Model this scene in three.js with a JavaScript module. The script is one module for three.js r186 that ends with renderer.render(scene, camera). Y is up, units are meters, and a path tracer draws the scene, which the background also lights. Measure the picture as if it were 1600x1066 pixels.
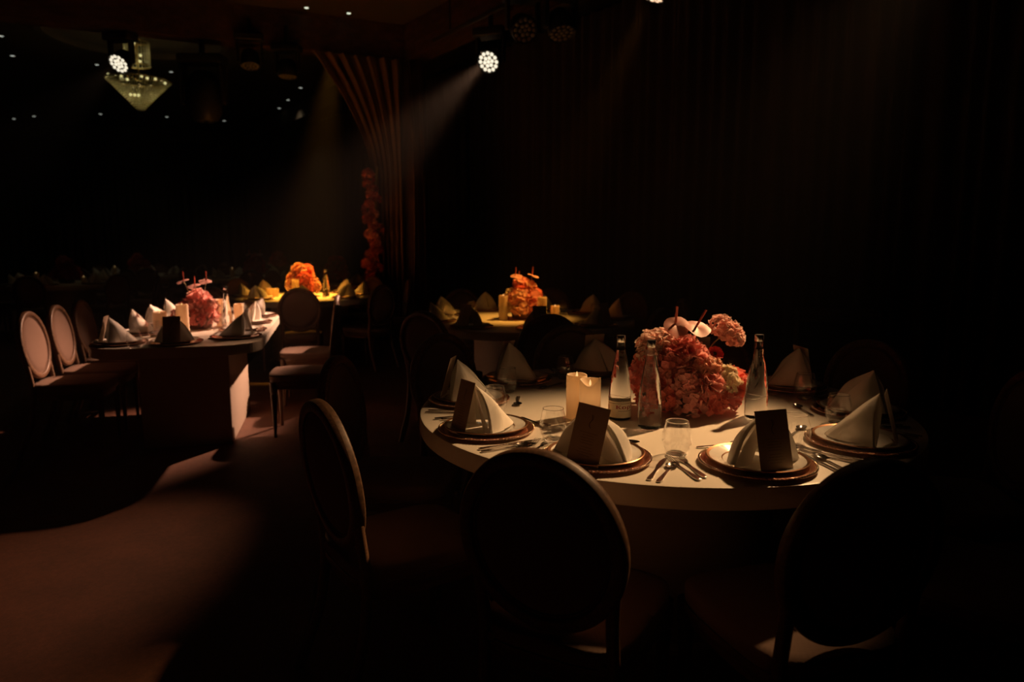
import * as THREE from 'three';
import { mergeGeometries, toCreasedNormals, mergeVertices } from 'three/addons/utils/BufferGeometryUtils.js';
import { RoundedBoxGeometry } from 'three/addons/geometries/RoundedBoxGeometry.js';

// ---------------------------------------------------------------- camera, light, exposure
const scene = new THREE.Scene();
scene.background = new THREE.Color(0, 0, 0);
const camera = new THREE.PerspectiveCamera(51.7, 1600 / 1066, 0.05, 120);
camera.position.set(0, 1.378, 0);
camera.rotation.x = -THREE.MathUtils.degToRad(8.05);
camera.focus = 2.35;
camera.userData.fStop = 2.5;
camera.updateMatrixWorld(true);
camera.updateProjectionMatrix();
const renderer = new THREE.WebGLRenderer({ antialias: true });
renderer.toneMapping = THREE.LinearToneMapping;
renderer.toneMappingExposure = 1.0;
renderer.shadowMap.enabled = true;
scene.fog = new THREE.FogExp2(new THREE.Color(0.009, 0.0086, 0.008), 0.0018);   // thin stage haze in a dark room: dark by itself, seen only where a beam crosses it

// stage spots: where each hangs, what it is aimed at, colour and strength
const SPOT = {
  near: { at: [2.3, 3.2, -3.85], to: [0.29, 0.75, -2.15], color: [1, 0.56, 0.245], power: 60, angle: 0.24, soft: 1.0 },
  left: { at: [-0.3, 3.42, -8.4], to: [-2.22, 0.85, -5.55], color: [1, 0.53, 0.33], power: 255, angle: 0.21, soft: 0.9 },
  floor: { at: [-0.243, 3.2, -7.548], to: [-2.15, 0, -2.3], color: [1, 0.5, 0.27], power: 54, angle: 0.16, soft: 1.0 },
  middle: { at: [1.043, 3.22, -5.646], to: [0.09, 0.95, -5.76], color: [1, 0.42, 0.06], power: 36, angle: 0.22, soft: 1.0 },
  amber: { at: [-2.4, 4.15, -10.05], to: [-2.4, 0.85, -8.2], color: [1, 0.42, 0.045], power: 270, angle: 0.18, soft: 1.0 },
  far: { at: [-4.527, 3.4, -8.464], to: [-5.0, 0.0, -5.4], color: [1, 0.6, 0.36], power: 12, angle: 0.3, soft: 1.0 },
};

// ---------------------------------------------------------------- helpers
let seed = 7;
const rnd = () => { seed = (seed + 0x6d2b79f5) | 0; let t = Math.imul(seed ^ (seed >>> 15), 1 | seed); t = (t + Math.imul(t ^ (t >>> 7), 61 | t)) ^ t; return ((t ^ (t >>> 14)) >>> 0) / 4294967296; };
const rr = (a, b) => a + (b - a) * rnd();
const V = (x, y, z) => new THREE.Vector3(x, y, z);
const used = new Map();
function numbered(name) { const n = used.get(name) ?? 0; used.set(name, n + 1); return n ? name + '_' + String(n).padStart(3, '0') : name; }
function tag(o, label, category, group) { o.userData = { label, category }; if (group) o.userData.group = group; return o; }
function thing(name, label, category, pos = [0, 0, 0], turn = 0, group) {
  const o = new THREE.Group(); o.name = numbered(name); o.position.set(...pos); o.rotation.y = turn; scene.add(o);
  return tag(o, label, category, group);
}
function part(name, geo, mat, parent) { const m = new THREE.Mesh(geo, mat); m.name = name; m.castShadow = m.receiveShadow = true; parent.add(m); return m; }
function solo(name, geo, mat, label, category, pos = [0, 0, 0], turn = 0, group) {
  const m = part(numbered(name), geo, mat, scene); m.position.set(...pos); m.rotation.y = turn; return tag(m, label, category, group);
}
function struct(name, geo, mat, parent = scene) { const m = part(name, geo, mat, parent); m.userData.kind = 'structure'; return m; }
function copyOf(proto, name, label, category, pos, turn, group) {
  const c = proto.clone(); c.name = numbered(name); c.position.set(...pos); c.rotation.y = turn; scene.add(c);
  return tag(c, label, category, group);
}
const join = (list) => mergeGeometries(list.map((g) => { const q = g.index ? g.toNonIndexed() : g; for (const k of Object.keys(q.attributes)) if (!['position', 'normal', 'uv'].includes(k)) q.deleteAttribute(k); return q; }));
const box = (w, h, d, x = 0, y = 0, z = 0) => new THREE.BoxGeometry(w, h, d).translate(x, y, z);
const rbox = (w, h, d, r = 0.01, x = 0, y = 0, z = 0) => new RoundedBoxGeometry(w, h, d, 2, r).translate(x, y, z);
const lathe = (pts, n = 48) => toCreasedNormals(new THREE.LatheGeometry(pts.map(([x, y]) => new THREE.Vector2(Math.max(x, 1e-5), y)), n), 0.65);
const tube = (pts, r, n = 24, k = 8) => new THREE.TubeGeometry(new THREE.CatmullRomCurve3(pts.map((p) => V(...p))), n, r, k);
function grid(nu, nv, fn) {   // parametric sheet, u and v in 0..1
  const pos = [], uv = [], idx = [];
  for (let j = 0; j <= nv; j++) for (let i = 0; i <= nu; i++) { const p = fn(i / nu, j / nv); pos.push(p[0], p[1], p[2]); uv.push(i / nu, j / nv); }
  for (let j = 0; j < nv; j++) for (let i = 0; i < nu; i++) { const a = j * (nu + 1) + i, b = a + 1, c = a + nu + 1, d = c + 1; idx.push(a, b, d, a, d, c); }
  const g = new THREE.BufferGeometry();
  g.setAttribute('position', new THREE.Float32BufferAttribute(pos, 3)); g.setAttribute('uv', new THREE.Float32BufferAttribute(uv, 2));
  g.setIndex(idx); g.computeVertexNormals(); return g;
}
function bend(g, fn) { const p = g.attributes.position; for (let i = 0; i < p.count; i++) { const q = fn(p.getX(i), p.getY(i), p.getZ(i)); p.setXYZ(i, q[0], q[1], q[2]); } g.computeVertexNormals(); return g; }
const shadeOn = (l, size = 1024) => { l.castShadow = true; l.shadow.mapSize.set(size, size); l.shadow.bias = -0.0005; return l; };

// ---------------------------------------------------------------- procedural textures
function noiseTexture(size, fn, srgb) {
  const d = new Uint8Array(size * size * 4);
  for (let y = 0; y < size; y++) for (let x = 0; x < size; x++) { const c = fn(x / size, y / size), i = (y * size + x) * 4; for (let k = 0; k < 3; k++) d[i + k] = Math.max(0, Math.min(255, c[k] * 255)); d[i + 3] = 255; }
  const t = new THREE.DataTexture(d, size, size); t.wrapS = t.wrapT = THREE.RepeatWrapping; t.magFilter = THREE.LinearFilter; if (srgb) t.colorSpace = THREE.SRGBColorSpace; t.needsUpdate = true; return t;
}
const lat = (n) => { const a = new Float32Array(n * n); for (let i = 0; i < n * n; i++) a[i] = rnd(); return (u, v) => { const x = u * n, y = v * n, i = Math.floor(x), j = Math.floor(y), f = x - i, g = y - j, s = f * f * (3 - 2 * f), t = g * g * (3 - 2 * g), at = (p, q) => a[((q % n) + n) % n * n + ((p % n) + n) % n]; return (at(i, j) * (1 - s) + at(i + 1, j) * s) * (1 - t) + (at(i, j + 1) * (1 - s) + at(i + 1, j + 1) * s) * t; }; };
const n8 = lat(8), n16 = lat(16), n64 = lat(64), n128 = lat(128);
const clothBump = noiseTexture(256, (u, v) => { const w = 0.5 + 0.25 * Math.sin(u * 402.1) + 0.25 * Math.sin(v * 402.1) + 0.2 * (n128(u, v) - 0.5); return [w, w, w]; });
const carpetTex = noiseTexture(512, (u, v) => { const c = 0.72 + 0.1 * (n128(u * 2, v * 2) - 0.5) + 0.08 * (n64(u, v) - 0.5) + 0.1 * (n8(u, v) - 0.5); return [c, c * 0.98, c * 0.95]; }, true);
const woodTex = noiseTexture(512, (u, v) => { const g = n64(u * 3, v * 0.25) * 0.5 + n128(u * 5, v * 0.3) * 0.3 + n16(u, v * 0.3) * 0.2, c = 0.62 + 0.4 * (g - 0.5); return [c, c * 0.95, c * 0.9]; }, true);
carpetTex.repeat.set(1, 1);

// ---------------------------------------------------------------- materials
const C = (r, g, b) => new THREE.Color().setRGB(r, g, b);
const std = (color, roughness, extra = {}) => new THREE.MeshStandardMaterial({ color, roughness, ...extra });
const phys = (color, roughness, extra = {}) => new THREE.MeshPhysicalMaterial({ color, roughness, ...extra });
const M = {
  floor: std(C(0.27, 0.1, 0.053), 0.75, { map: carpetTex }),
  wall: std(C(0.1, 0.075, 0.055), 0.9),
  ceiling: std(C(0.1, 0.07, 0.048), 0.9),
  beam: std(C(0.3, 0.16, 0.1), 0.6, { map: woodTex }),
  curtain: std(C(0.075, 0.05, 0.035), 0.95),
  drape: phys(C(0.22, 0.12, 0.07), 0.85, { sheen: 0.3 }),
  whiteTop: std(C(0.74, 0.68, 0.58), 0.38),
  base: std(C(0.55, 0.45, 0.37), 0.5),
  wood: std(C(0.44, 0.25, 0.15), 0.45, { map: woodTex }),
  fabric: std(C(0.22, 0.135, 0.1), 0.92, { bumpMap: clothBump, bumpScale: 0.0006 }),
  piping: std(C(0.17, 0.1, 0.07), 0.9),
  linen: phys(C(0.84, 0.79, 0.71), 0.95, { transmission: 0.14, thickness: 0, bumpMap: clothBump, bumpScale: 0.0002 }),
  porcelain: phys(C(0.85, 0.82, 0.76), 0.16, { clearcoat: 0.5 }),
  goldLine: std(C(0.28, 0.13, 0.06), 0.3, { metalness: 0.8 }),
  copper: std(C(0.45, 0.19, 0.11), 0.2, { metalness: 0.85 }),
  bead: std(C(0.75, 0.5, 0.4), 0.15, { metalness: 1 }),
  steel: std(C(0.62, 0.56, 0.52), 0.17, { metalness: 1 }),
  glass: phys(C(1, 1, 1), 0.02, { transmission: 1, thickness: 0, ior: 1.65 }),
  water: phys(C(0.98, 0.99, 0.99), 0.0, { transmission: 1, thickness: 0.07, ior: 1.36 }),
  thickGlass: phys(C(1, 1, 1), 0.0, { transmission: 1, thickness: 0.01, ior: 1.5 }),
  cap: std(C(0.75, 0.72, 0.68), 0.22, { metalness: 1 }),
  wax: phys(C(0.86, 0.7, 0.5), 0.9, { transmission: 0.5, thickness: 0 }),
  wick: std(C(0.12, 0.08, 0.05), 0.8),
  flame: std(C(0.9, 0.7, 0.4), 0.5, { emissive: C(1, 0.62, 0.25), emissiveIntensity: 0.9 }),
  black: std(C(0.018, 0.017, 0.017), 0.5),
  blackCloth: std(C(0.012, 0.011, 0.011), 0.95),
  lens: std(C(0.9, 0.9, 0.9), 0.3, { emissive: C(1, 0.9, 0.68), emissiveIntensity: 1.1 }),
  lensOff: phys(C(0.25, 0.22, 0.2), 0.1, { clearcoat: 1 }),
  lensRed: std(C(0.9, 0.6, 0.5), 0.3, { emissive: C(1, 0.66, 0.42), emissiveIntensity: 1.0 }),
  dot: std(C(0.9, 0.9, 0.85), 0.4, { emissive: C(0.9, 0.95, 0.72), emissiveIntensity: 1.1 }),
  dotFar: std(C(0.9, 0.9, 0.85), 0.4, { emissive: C(0.6, 0.64, 0.55), emissiveIntensity: 0.8 }),
  crystal: phys(C(0.85, 0.8, 0.6), 0.08, { transmission: 0.45, thickness: 0, ior: 1.6 }),
  crystalBulb: std(C(0.9, 0.85, 0.6), 0.3, { emissive: C(0.9, 0.8, 0.36), emissiveIntensity: 0.8 }),
  brass: std(C(0.5, 0.36, 0.16), 0.35, { metalness: 1 }),
  stem: std(C(0.3, 0.2, 0.1), 0.6),
  stemPale: std(C(0.45, 0.42, 0.24), 0.5),
  spadix: std(C(0.62, 0.13, 0.09), 0.55),
  vase: std(C(0.2, 0.1, 0.08), 0.5),
  anemoneHeart: std(C(0.03, 0.015, 0.015), 0.8),
};
const petal = (r, g, b) => phys(C(r, g, b), 0.9, { transmission: 0.5, thickness: 0, vertexColors: true });
const P = {
  pale: petal(0.9, 0.64, 0.54), peach: petal(0.9, 0.52, 0.38), pink: petal(0.88, 0.42, 0.37), rose: petal(0.85, 0.3, 0.27),
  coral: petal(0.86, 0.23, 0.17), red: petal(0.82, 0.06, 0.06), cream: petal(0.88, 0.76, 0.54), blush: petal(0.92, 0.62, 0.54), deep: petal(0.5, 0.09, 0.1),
};
P.spathe = phys(C(0.82, 0.4, 0.34), 0.5, { transmission: 0.35, thickness: 0 });

// ---------------------------------------------------------------- the hall
const A = [0.57, 0.8215], NR = [0.8215, -0.57], P0 = [-1.39, -10.0];
const room = [[-7.22, -21.75], [-27.2, -18.4], [-22, 5], [10.4, 3.7]];
const H = 4.6;
function slab(y, h) {
  const s = new THREE.Shape(room.map(([x, z]) => new THREE.Vector2(x * 1.02, -z * 1.02)));
  return new THREE.ExtrudeGeometry(s, { depth: h, bevelEnabled: false }).rotateX(-Math.PI / 2).translate(0, y, 0);
}
struct('floor', slab(-0.2, 0.2), M.floor);
struct('ceiling', slab(H, 0.2), M.ceiling);
function wallBetween(name, [x0, z0], [x1, z1], h, th, mat, y0 = 0) {
  const L = Math.hypot(x1 - x0, z1 - z0), m = struct(name, box(L, h, th, 0, h / 2 + y0, 0), mat);
  m.position.set((x0 + x1) / 2, 0, (z0 + z1) / 2); m.rotation.y = Math.atan2(-(z1 - z0), x1 - x0); return m;
}
wallBetween('wall_back', room[0], room[1], H, 0.2, M.wall);
wallBetween('wall_left', room[1], room[2], H, 0.2, M.wall);
wallBetween('wall_front', room[2], room[3], H, 0.2, M.wall);
wallBetween('wall_right', room[3], room[0], H, 0.2, M.wall);
// dropped ceiling over the near tables, with the two beams that edge it and the corner post
const bDir = [-0.906, 0.423], bEnd = [P0[0] + bDir[0] * 16, P0[1] + bDir[1] * 16], aEnd = [P0[0] + A[0] * 17.5, P0[1] + A[1] * 17.5];
{
  const s = new THREE.Shape([P0, bEnd, [-15, 3], aEnd].map(([x, z]) => new THREE.Vector2(x, -z)));
  struct('trim_1', new THREE.ExtrudeGeometry(s, { depth: 0.12, bevelEnabled: false }).rotateX(-Math.PI / 2).translate(0, 4.22, 0), M.ceiling);
}
wallBetween('trim_2', P0, bEnd, 0.8, 0.26, M.beam, 3.77);
wallBetween('trim_3', P0, aEnd, 0.8, 0.26, M.beam, 3.77);
struct('trim_4', rbox(0.3, 3.77, 0.3, 0.01, 0, 1.885, 0), M.beam).position.set(P0[0] + 0.05, 0, P0[1] - 0.02);
// ceiling cornice steps of the far hall
wallBetween('trim_5', [-8.6, -20.9], [-24, -18.3], 0.35, 0.5, M.ceiling, 4.2);
wallBetween('trim_6', [-6.9, -20.2], [-0.6, -11.1], 0.35, 0.5, M.ceiling, 4.22);
{ const m = struct('trim_7', lathe([[0, 0], [1.1, 0], [1.2, -0.03], [1.25, -0.08], [1.35, -0.08], [1.38, 0]], 64), M.ceiling); m.position.set(-5.9, 4.6, -11.6); }

function pleated(L, h, pitch, amp, irregular = 1) {
  const nu = Math.round(L / pitch) * 8, wob = lat(64);
  return grid(nu, 3, (u, v) => {
    const w = wob(u * 0.9, 0.3), ph = (u * L) / pitch * Math.PI * 2 + irregular * 5 * w;
    return [u * L - L / 2, (1 - v) * h, amp * (0.7 + 0.6 * w) * Math.sin(ph) + amp * 0.3 * Math.sin(ph * 0.37 + 2) + 0.004 * v];
  });
}
function curtain([x0, z0], [x1, z1], label, pitch = 0.19, amp = 0.05) {
  const L = Math.hypot(x1 - x0, z1 - z0), g = thing('curtain', label, 'curtain', [(x0 + x1) / 2, 0.01, (z0 + z1) / 2], Math.atan2(-(z1 - z0), x1 - x0));
  part('cloth', pleated(L, 4.2, pitch, amp), M.curtain, g);
  part('track', box(L, 0.05, 0.06, 0, 4.24, 0), M.black, g);
  return g;
}
const inset = 0.32, wp = (s) => [0.17 + A[0] * s - NR[0] * inset, -11.1 + A[1] * s - NR[1] * inset];
curtain(wp(-1), wp(17.3), 'long dark pleated curtain covering the wall behind the near round table');
curtain(wp(-12.6), wp(-1.05), 'dark pleated curtain along the far hall wall, left of the corner post');
curtain([-25.5, -18.35], [-7.9, -21.3], 'dark curtain across the far end wall under the row of ceiling dots', 0.24, 0.06);

// ---------------------------------------------------------------- chairs
const chairProto = new THREE.Group();
{
  // back: +z is behind the sitter; the oval leans backwards
  const lean = 0.13, oy = 0.695, hw = 0.213, hh = 0.228, ring = [], seg = 64;
  const tilt = (g) => g.translate(0, -oy, 0).rotateX(lean).translate(0, oy, 0.235);
  // frame profile swept round the oval
  const prof = []; for (let k = 0; k < 12; k++) { const t = (k / 12) * Math.PI * 2; prof.push([0.019 * Math.sign(Math.cos(t)) * Math.abs(Math.cos(t)) ** 0.6, 0.021 * Math.sign(Math.sin(t)) * Math.abs(Math.sin(t)) ** 0.6]); }
  const frame = grid(seg, 12, (u, v) => { const t = u * Math.PI * 2, [pr, pz] = prof[Math.round(v * 12) % 12]; return [(hw - 0.019 + pr) * Math.cos(t), oy + (hh - 0.019 + pr) * Math.sin(t), pz]; });
  part('back_frame', tilt(frame), M.wood, chairProto);
  const pad = (s) => grid(40, 10, (u, v) => { const t = u * Math.PI * 2 * s, r = 1 - v; return [(hw - 0.042) * r * Math.cos(t), oy + (hh - 0.042) * r * Math.sin(t), s * (0.006 + 0.022 * Math.sqrt(Math.max(0, 1 - r * r)))]; });
  part('backrest', tilt(join([pad(1), pad(-1)])), M.fabric, chairProto);
  const pip = (s) => new THREE.TubeGeometry(new THREE.CatmullRomCurve3([...Array(40)].map((_, i) => { const t = (i / 40) * Math.PI * 2; return V((hw - 0.0405) * Math.cos(t), oy + (hh - 0.0405) * Math.sin(t), s * 0.008); }), true), 64, 0.004, 5, true);
  part('piping', tilt(join([pip(1), pip(-1)])), M.piping, chairProto);
  // seat: rounded trapezoid, domed cushion
  const seatEdge = (t, k) => { const c = Math.cos(t), s = Math.sin(t), e = 0.45, x = Math.sign(c) * Math.abs(c) ** e, z = Math.sign(s) * Math.abs(s) ** e; return [x * (0.2 - 0.008 * z) * k, z * 0.225 * k]; };
  const cushion = grid(56, 12, (u, v) => { const t = -u * Math.PI * 2, k = v < 0.25 ? 1 : 1 - (v - 0.25) / 0.75, [x, z] = seatEdge(t, v < 0.25 ? 0.985 + 0.02 * Math.sin((v / 0.25) * Math.PI) : k); return [x, 0.405 + (v < 0.25 ? 0.045 * (v / 0.25) : 0.045 + 0.022 * (1 - k * k)), z]; });
  part('seat', cushion, M.fabric, chairProto);
  const apron = grid(56, 4, (u, v) => { const t = -u * Math.PI * 2, [x, z] = seatEdge(t, v < 0.3 ? 0.93 : 1); return [x, 0.345 + 0.06 * Math.min(1, v * 1.2), z]; });
  part('seat_frame', apron, M.wood, chairProto);
  for (const s of [-1, 1]) {
    const fl = lathe([[0.012, 0], [0.014, 0.015], [0.011, 0.03], [0.02, 0.27], [0.024, 0.3], [0.018, 0.315], [0.026, 0.335], [0.026, 0.4]], 12).translate(s * 0.172, 0, -0.19);
    part('leg', fl, M.wood, chairProto);
    const bl = tube([[s * 0.178, 0, 0.3], [s * 0.173, 0.2, 0.225], [s * 0.17, 0.4, 0.2], [s * 0.17, 0.52, 0.212], [s * 0.177, 0.62, 0.227]], 0.017, 20, 8);
    part('leg', bl, M.wood, chairProto);
  }
  part('rear_rail', rbox(0.34, 0.03, 0.022, 0.006, 0, 0.405, 0.2), M.wood, chairProto);
}
const chairAt = (label, x, z, turn, group) => copyOf(chairProto, 'dining_chair', label, 'chair', [x, 0, z], turn, group);

// ---------------------------------------------------------------- tableware
const plateProto = new THREE.Group();
{
  part('dish', lathe([[0, 0.006], [0.08, 0.006], [0.092, 0.009], [0.1, 0.014], [0.136, 0.021], [0.139, 0.0225], [0.14, 0.021], [0.136, 0.018], [0.1, 0.009], [0.088, 0.002], [0.086, 0], [0, 0]], 72), M.porcelain, plateProto);
  part('rim_band', lathe([[0.131, 0.0206], [0.1385, 0.0232], [0.1408, 0.022], [0.1408, 0.0205]], 72), M.goldLine, plateProto);
  part('inner_band', lathe([[0.0935, 0.0105], [0.0965, 0.0125]], 72), M.goldLine, plateProto);
}
const chargerProto = new THREE.Group();
{
  part('dish', lathe([[0, 0.004], [0.1, 0.004], [0.11, 0.006], [0.125, 0.011], [0.155, 0.0135], [0.158, 0.0125], [0.155, 0.0095], [0.12, 0.004], [0.1, 0], [0, 0]], 72), M.copper, chargerProto);
  const beads = []; for (let k = 0; k < 96; k++) { const t = (k / 96) * Math.PI * 2; beads.push(new THREE.IcosahedronGeometry(0.0042, 1).translate(0.158 * Math.cos(t), 0.0125, 0.158 * Math.sin(t))); }
  part('beaded_rim', mergeVertices(join(beads)), M.bead, chargerProto);
}
// pyramid-folded napkin: apex near the diner (+z), ridge running down towards the table middle
function napkinGeometry(w = 0.115, h = 0.15, toe = 0.125, front = 0.05, swell = 1) {
  const apex = V(0, h, front - 0.012), sheets = [];
  const side = (s, k, drop, lift) => {      // one flank of the pyramid from the toe round to the side corner
    const T = V(0.004 * s, lift, -toe * k), L = V(w * s * k, lift + 0.004, front * 0.75);
    return grid(18, 14, (u, v) => {
      const e = u, b = T.clone().lerp(L, e), out = V(s * 0.75, 0, -0.66);
      b.addScaledVector(out, 0.034 * Math.sin(Math.PI * e) * swell);
      const a = apex.clone(); a.y -= drop; a.x += s * 0.006 * e;
      const p = b.clone().lerp(a, v);
      p.addScaledVector(out, 0.03 * Math.sin(Math.PI * e) * Math.sin(Math.PI * Math.min(1, v * 1.05)) * swell * 0.9 + 0.014 * e * Math.sin(Math.PI * v));
      p.addScaledVector(out, 0.0035 * Math.sin(e * 9 + v * 3) * (1 - v));
      p.y += 0.012 * Math.sin(Math.PI * v) * e;
      return [p.x, p.y, p.z];
    });
  };
  const fold = (s) => {                      // the flap that turns back inwards at the open side
    const L = V(w * s, 0.004, front * 0.75), F = V(0.03 * s, 0.002, front * 0.2);
    return grid(10, 12, (u, v) => { const b = L.clone().lerp(F, u), a = apex.clone(); a.y -= 0.004; a.x += s * 0.006 * (1 - u); const p = b.lerp(a, v); p.z += 0.014 * Math.sin(Math.PI * u) * (1 - v) + 0.01 * Math.sin(Math.PI * v) * (1 - u); p.x += s * 0.012 * Math.sin(Math.PI * v) * (1 - u); p.y += 0.01 * Math.sin(Math.PI * v) * (1 - u); return [p.x, p.y, p.z]; });
  };
  const hem = (s, u0, lift) => { const g = side(s, 1, 0.002, 0.003); const q = grid(12, 14, (u, v) => { const e = u0 + (1 - u0) * u + 0.1 * v * (1 - u), i = Math.min(17, Math.floor(e * 18)), f = e * 18 - i, j = Math.round(v * 14), p = g.attributes.position, A0 = j * 19 + i, w = (k) => p.array[A0 * 3 + k] * (1 - f) + p.array[(A0 + 1) * 3 + k] * f; return [w(0) + s * lift * (1 - 0.6 * v), w(1) + 0.0005, w(2) - lift * 0.6 * (1 - 0.6 * v)]; }); return q; };
  for (const s of [-1, 1]) sheets.push(side(s, 1, 0, 0.003), side(s, 0.93, 0.01, 0.0015), fold(s), hem(s, 0.4, 0.0035), hem(s, 0.68, 0.007));
  sheets.push(grid(8, 6, (u, v) => { const x = (u - 0.5) * 2 * w * 0.8; return [x, 0.002 + 0.0015 * Math.sin(u * 7), -toe * 0.1 + (v - 0.2) * 0.075 - Math.abs(x) * 0.08 + 0.03]; }));
  return join(sheets);
}
const napkinGeos = [napkinGeometry(0.106, 0.15, 0.115, 0.046, 0.55), napkinGeometry(0.11, 0.142, 0.118, 0.047, 0.9), napkinGeometry(0.104, 0.155, 0.112, 0.044, 0.4)];
// menu card: cream card, dark print
function menuTexture() {
  const c = document.createElement('canvas'); c.width = 256; c.height = 416; const x = c.getContext('2d');
  x.fillStyle = '#b49c84'; x.fillRect(0, 0, 256, 416); x.strokeStyle = '#6a5444'; x.fillStyle = '#6a5444'; x.lineCap = 'round';
  x.lineWidth = 6; x.beginPath(); x.moveTo(126, 70); x.quadraticCurveTo(142, 96, 124, 118); x.quadraticCurveTo(112, 140, 132, 160); x.stroke();
  x.lineWidth = 3; x.beginPath(); x.moveTo(132, 66); x.quadraticCurveTo(150, 84, 136, 104); x.stroke();
  x.lineWidth = 2.2; let q = 11;
  for (let r = 0; r < 9; r++) { q = (q * 37 + 11) % 71; const hw = 44 + (q % 34), y = 196 + r * 19 + (r > 4 ? 8 : 0); x.beginPath(); for (let k = -hw; k < hw; k += 3) { const yy = y + 1.6 * Math.sin(k * 1.7 + r); k === -hw ? x.moveTo(128 + k, yy) : x.lineTo(128 + k, yy); } x.stroke(); }
  const t = new THREE.CanvasTexture(c); t.colorSpace = THREE.SRGBColorSpace; return t;
}
const menuMat = std(0xffffff, 0.7, { map: menuTexture() }), cardMat = std(C(0.46, 0.34, 0.25), 0.75);
const menuProto = new THREE.Group();
part('card', box(0.1, 0.165, 0.0009, 0, 0.0825, 0), cardMat, menuProto);
part('printed_face', new THREE.PlaneGeometry(0.1, 0.165).translate(0, 0.0825, 0.0007), menuMat, menuProto);
// stemless wine glass
const glassProto = new THREE.Group();
part('bowl', lathe([[0, 0.004], [0.022, 0.004], [0.03, 0.01], [0.039, 0.028], [0.0425, 0.046], [0.0405, 0.068], [0.035, 0.09], [0.0318, 0.104], [0.0325, 0.1046], [0.0332, 0.104], [0.0365, 0.09], [0.0422, 0.068], [0.0443, 0.046], [0.041, 0.026], [0.032, 0.006], [0.028, 0], [0, 0]], 48), M.glass, glassProto);
part('thick_base', lathe([[0, 0.0005], [0.026, 0.0005], [0.03, 0.006], [0.022, 0.0105], [0, 0.0115]], 32), M.thickGlass, glassProto);
part('rim', new THREE.TorusGeometry(0.0325, 0.0011, 8, 48).rotateX(Math.PI / 2).translate(0, 0.1045, 0), M.thickGlass, glassProto);
// bottle
function bottle(name, label, pos, withLabel, group, h = 1) {
  const b = thing(name, label, 'bottle', pos, 0, group);
  const outer = [[0.034, 0], [0.038, 0.003], [0.0395, 0.012], [0.0395, 0.05], [0.0398, 0.075], [0.0375, 0.11], [0.033, 0.15], [0.0265, 0.19], [0.0205, 0.225], [0.0165, 0.25], [0.0145, 0.27], [0.014, 0.286]].map(([x, y]) => [x, y * h]);
  const full = outer.slice(0, 10), top = full[9];
  part('filled_body', lathe([[0, 0], ...full, [0, top[1]]], 48), M.water, b);
  part('glass_neck', lathe([[top[0], top[1]], ...outer.slice(10)], 32), M.glass, b);
  part('wave_ring', new THREE.TubeGeometry(new THREE.CatmullRomCurve3([...Array(36)].map((_, i) => { const t = (i / 36) * Math.PI * 2; return V(0.0398 * Math.cos(t), (0.079 + 0.006 * Math.sin(t * 2)) * h, 0.0398 * Math.sin(t)); }), true), 72, 0.0009, 6, true), M.thickGlass, b);
  part('cap', lathe([[0.0148, 0.277], [0.0155, 0.279], [0.0155, 0.298], [0.0145, 0.301], [0, 0.301]].map(([x, y]) => [x, y * h]), 24), M.cap, b);
  if (withLabel) {
    const c = document.createElement('canvas'); c.width = 512; c.height = 200; const x = c.getContext('2d');
    x.fillStyle = '#d9cdb4'; x.fillRect(0, 0, 512, 200); x.fillStyle = '#8a1a1c'; x.font = 'bold 62px serif'; x.textAlign = 'center';
    x.fillText('Κορπή', 160, 88); x.fillText('Κορπή', 416, 88); x.fillStyle = '#3c2a22'; x.fillRect(80, 112, 70, 5); x.fillRect(168, 112, 70, 5); x.fillRect(336, 112, 160, 5); x.fillRect(0, 20, 512, 5);
    const t = new THREE.CanvasTexture(c); t.colorSpace = THREE.SRGBColorSpace;
    const g = grid(40, 2, (u, v) => { const a = u * Math.PI * 2 + 1.9; return [0.0404 * Math.sin(a), 0.012 + 0.058 * v, 0.0404 * Math.cos(a)]; });
    part('paper_label', g, std(0xffffff, 0.7, { map: t }), b);
  }
  return b;
}
// LED pillar candle with a wavy melted rim
function candleGeo(r, h, wave, open) {
  const away = (t, c) => { const d = ((t - c) % 6.2832 + 9.4248) % 6.2832 - 3.1416; return d; };
  const rim = (t) => wave * (0.75 * Math.exp(-((away(t, open - 1.45) / 0.6) ** 2)) - 1.5 * Math.exp(-((away(t, open) / 0.75) ** 2)));   // one high shoulder and one melted dip
  return grid(64, 14, (u, v) => {
    const t = -u * Math.PI * 2; let rad, y;
    if (v < 0.6) { rad = r; y = (v / 0.6) * (h + rim(t)); } else if (v < 0.75) { const k = (v - 0.6) / 0.15; rad = r - 0.006 * k; y = h + rim(t) + 0.002 * Math.sin(k * Math.PI); } else { const k = (v - 0.75) / 0.25; rad = (r - 0.006) * (1 - k); y = (h + rim(t)) * (1 - k) + (h - 0.022) * k - 0.01 * Math.sin(k * Math.PI); }
    return [rad * Math.cos(t), Math.max(0, y), rad * Math.sin(t)];
  });
}
const flameGeo = lathe([[0, 0], [0.0035, 0.003], [0.0042, 0.008], [0.003, 0.015], [0.001, 0.021], [0, 0.023]], 14);
function candle(label, pos, r, h, wave, open, lit = true, glow = 0, group) {
  const c = thing('pillar_candle', label, 'candle', pos, 0, group);
  part('wax', candleGeo(r, h, wave, open), M.wax, c);
  part(lit ? 'flame' : 'wick', lit ? flameGeo.clone().translate(0, h - (wave > 0.01 ? 0.021 : 0.01), 0) : lathe([[0.0012, 0], [0.0012, 0.016], [0, 0.016]], 8).translate(0, h - 0.022, 0), lit ? M.flame : M.wick, c);
  if (glow) { const l = new THREE.PointLight(C(1, 0.6, 0.28), glow, 0, 2); l.position.set(pos[0], pos[1] + h * 0.62, pos[2]); l.shadow.radius = 0.3; shadeOn(l, 256); scene.add(l); }   // the lamp inside the wax
  return c;
}
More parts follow.
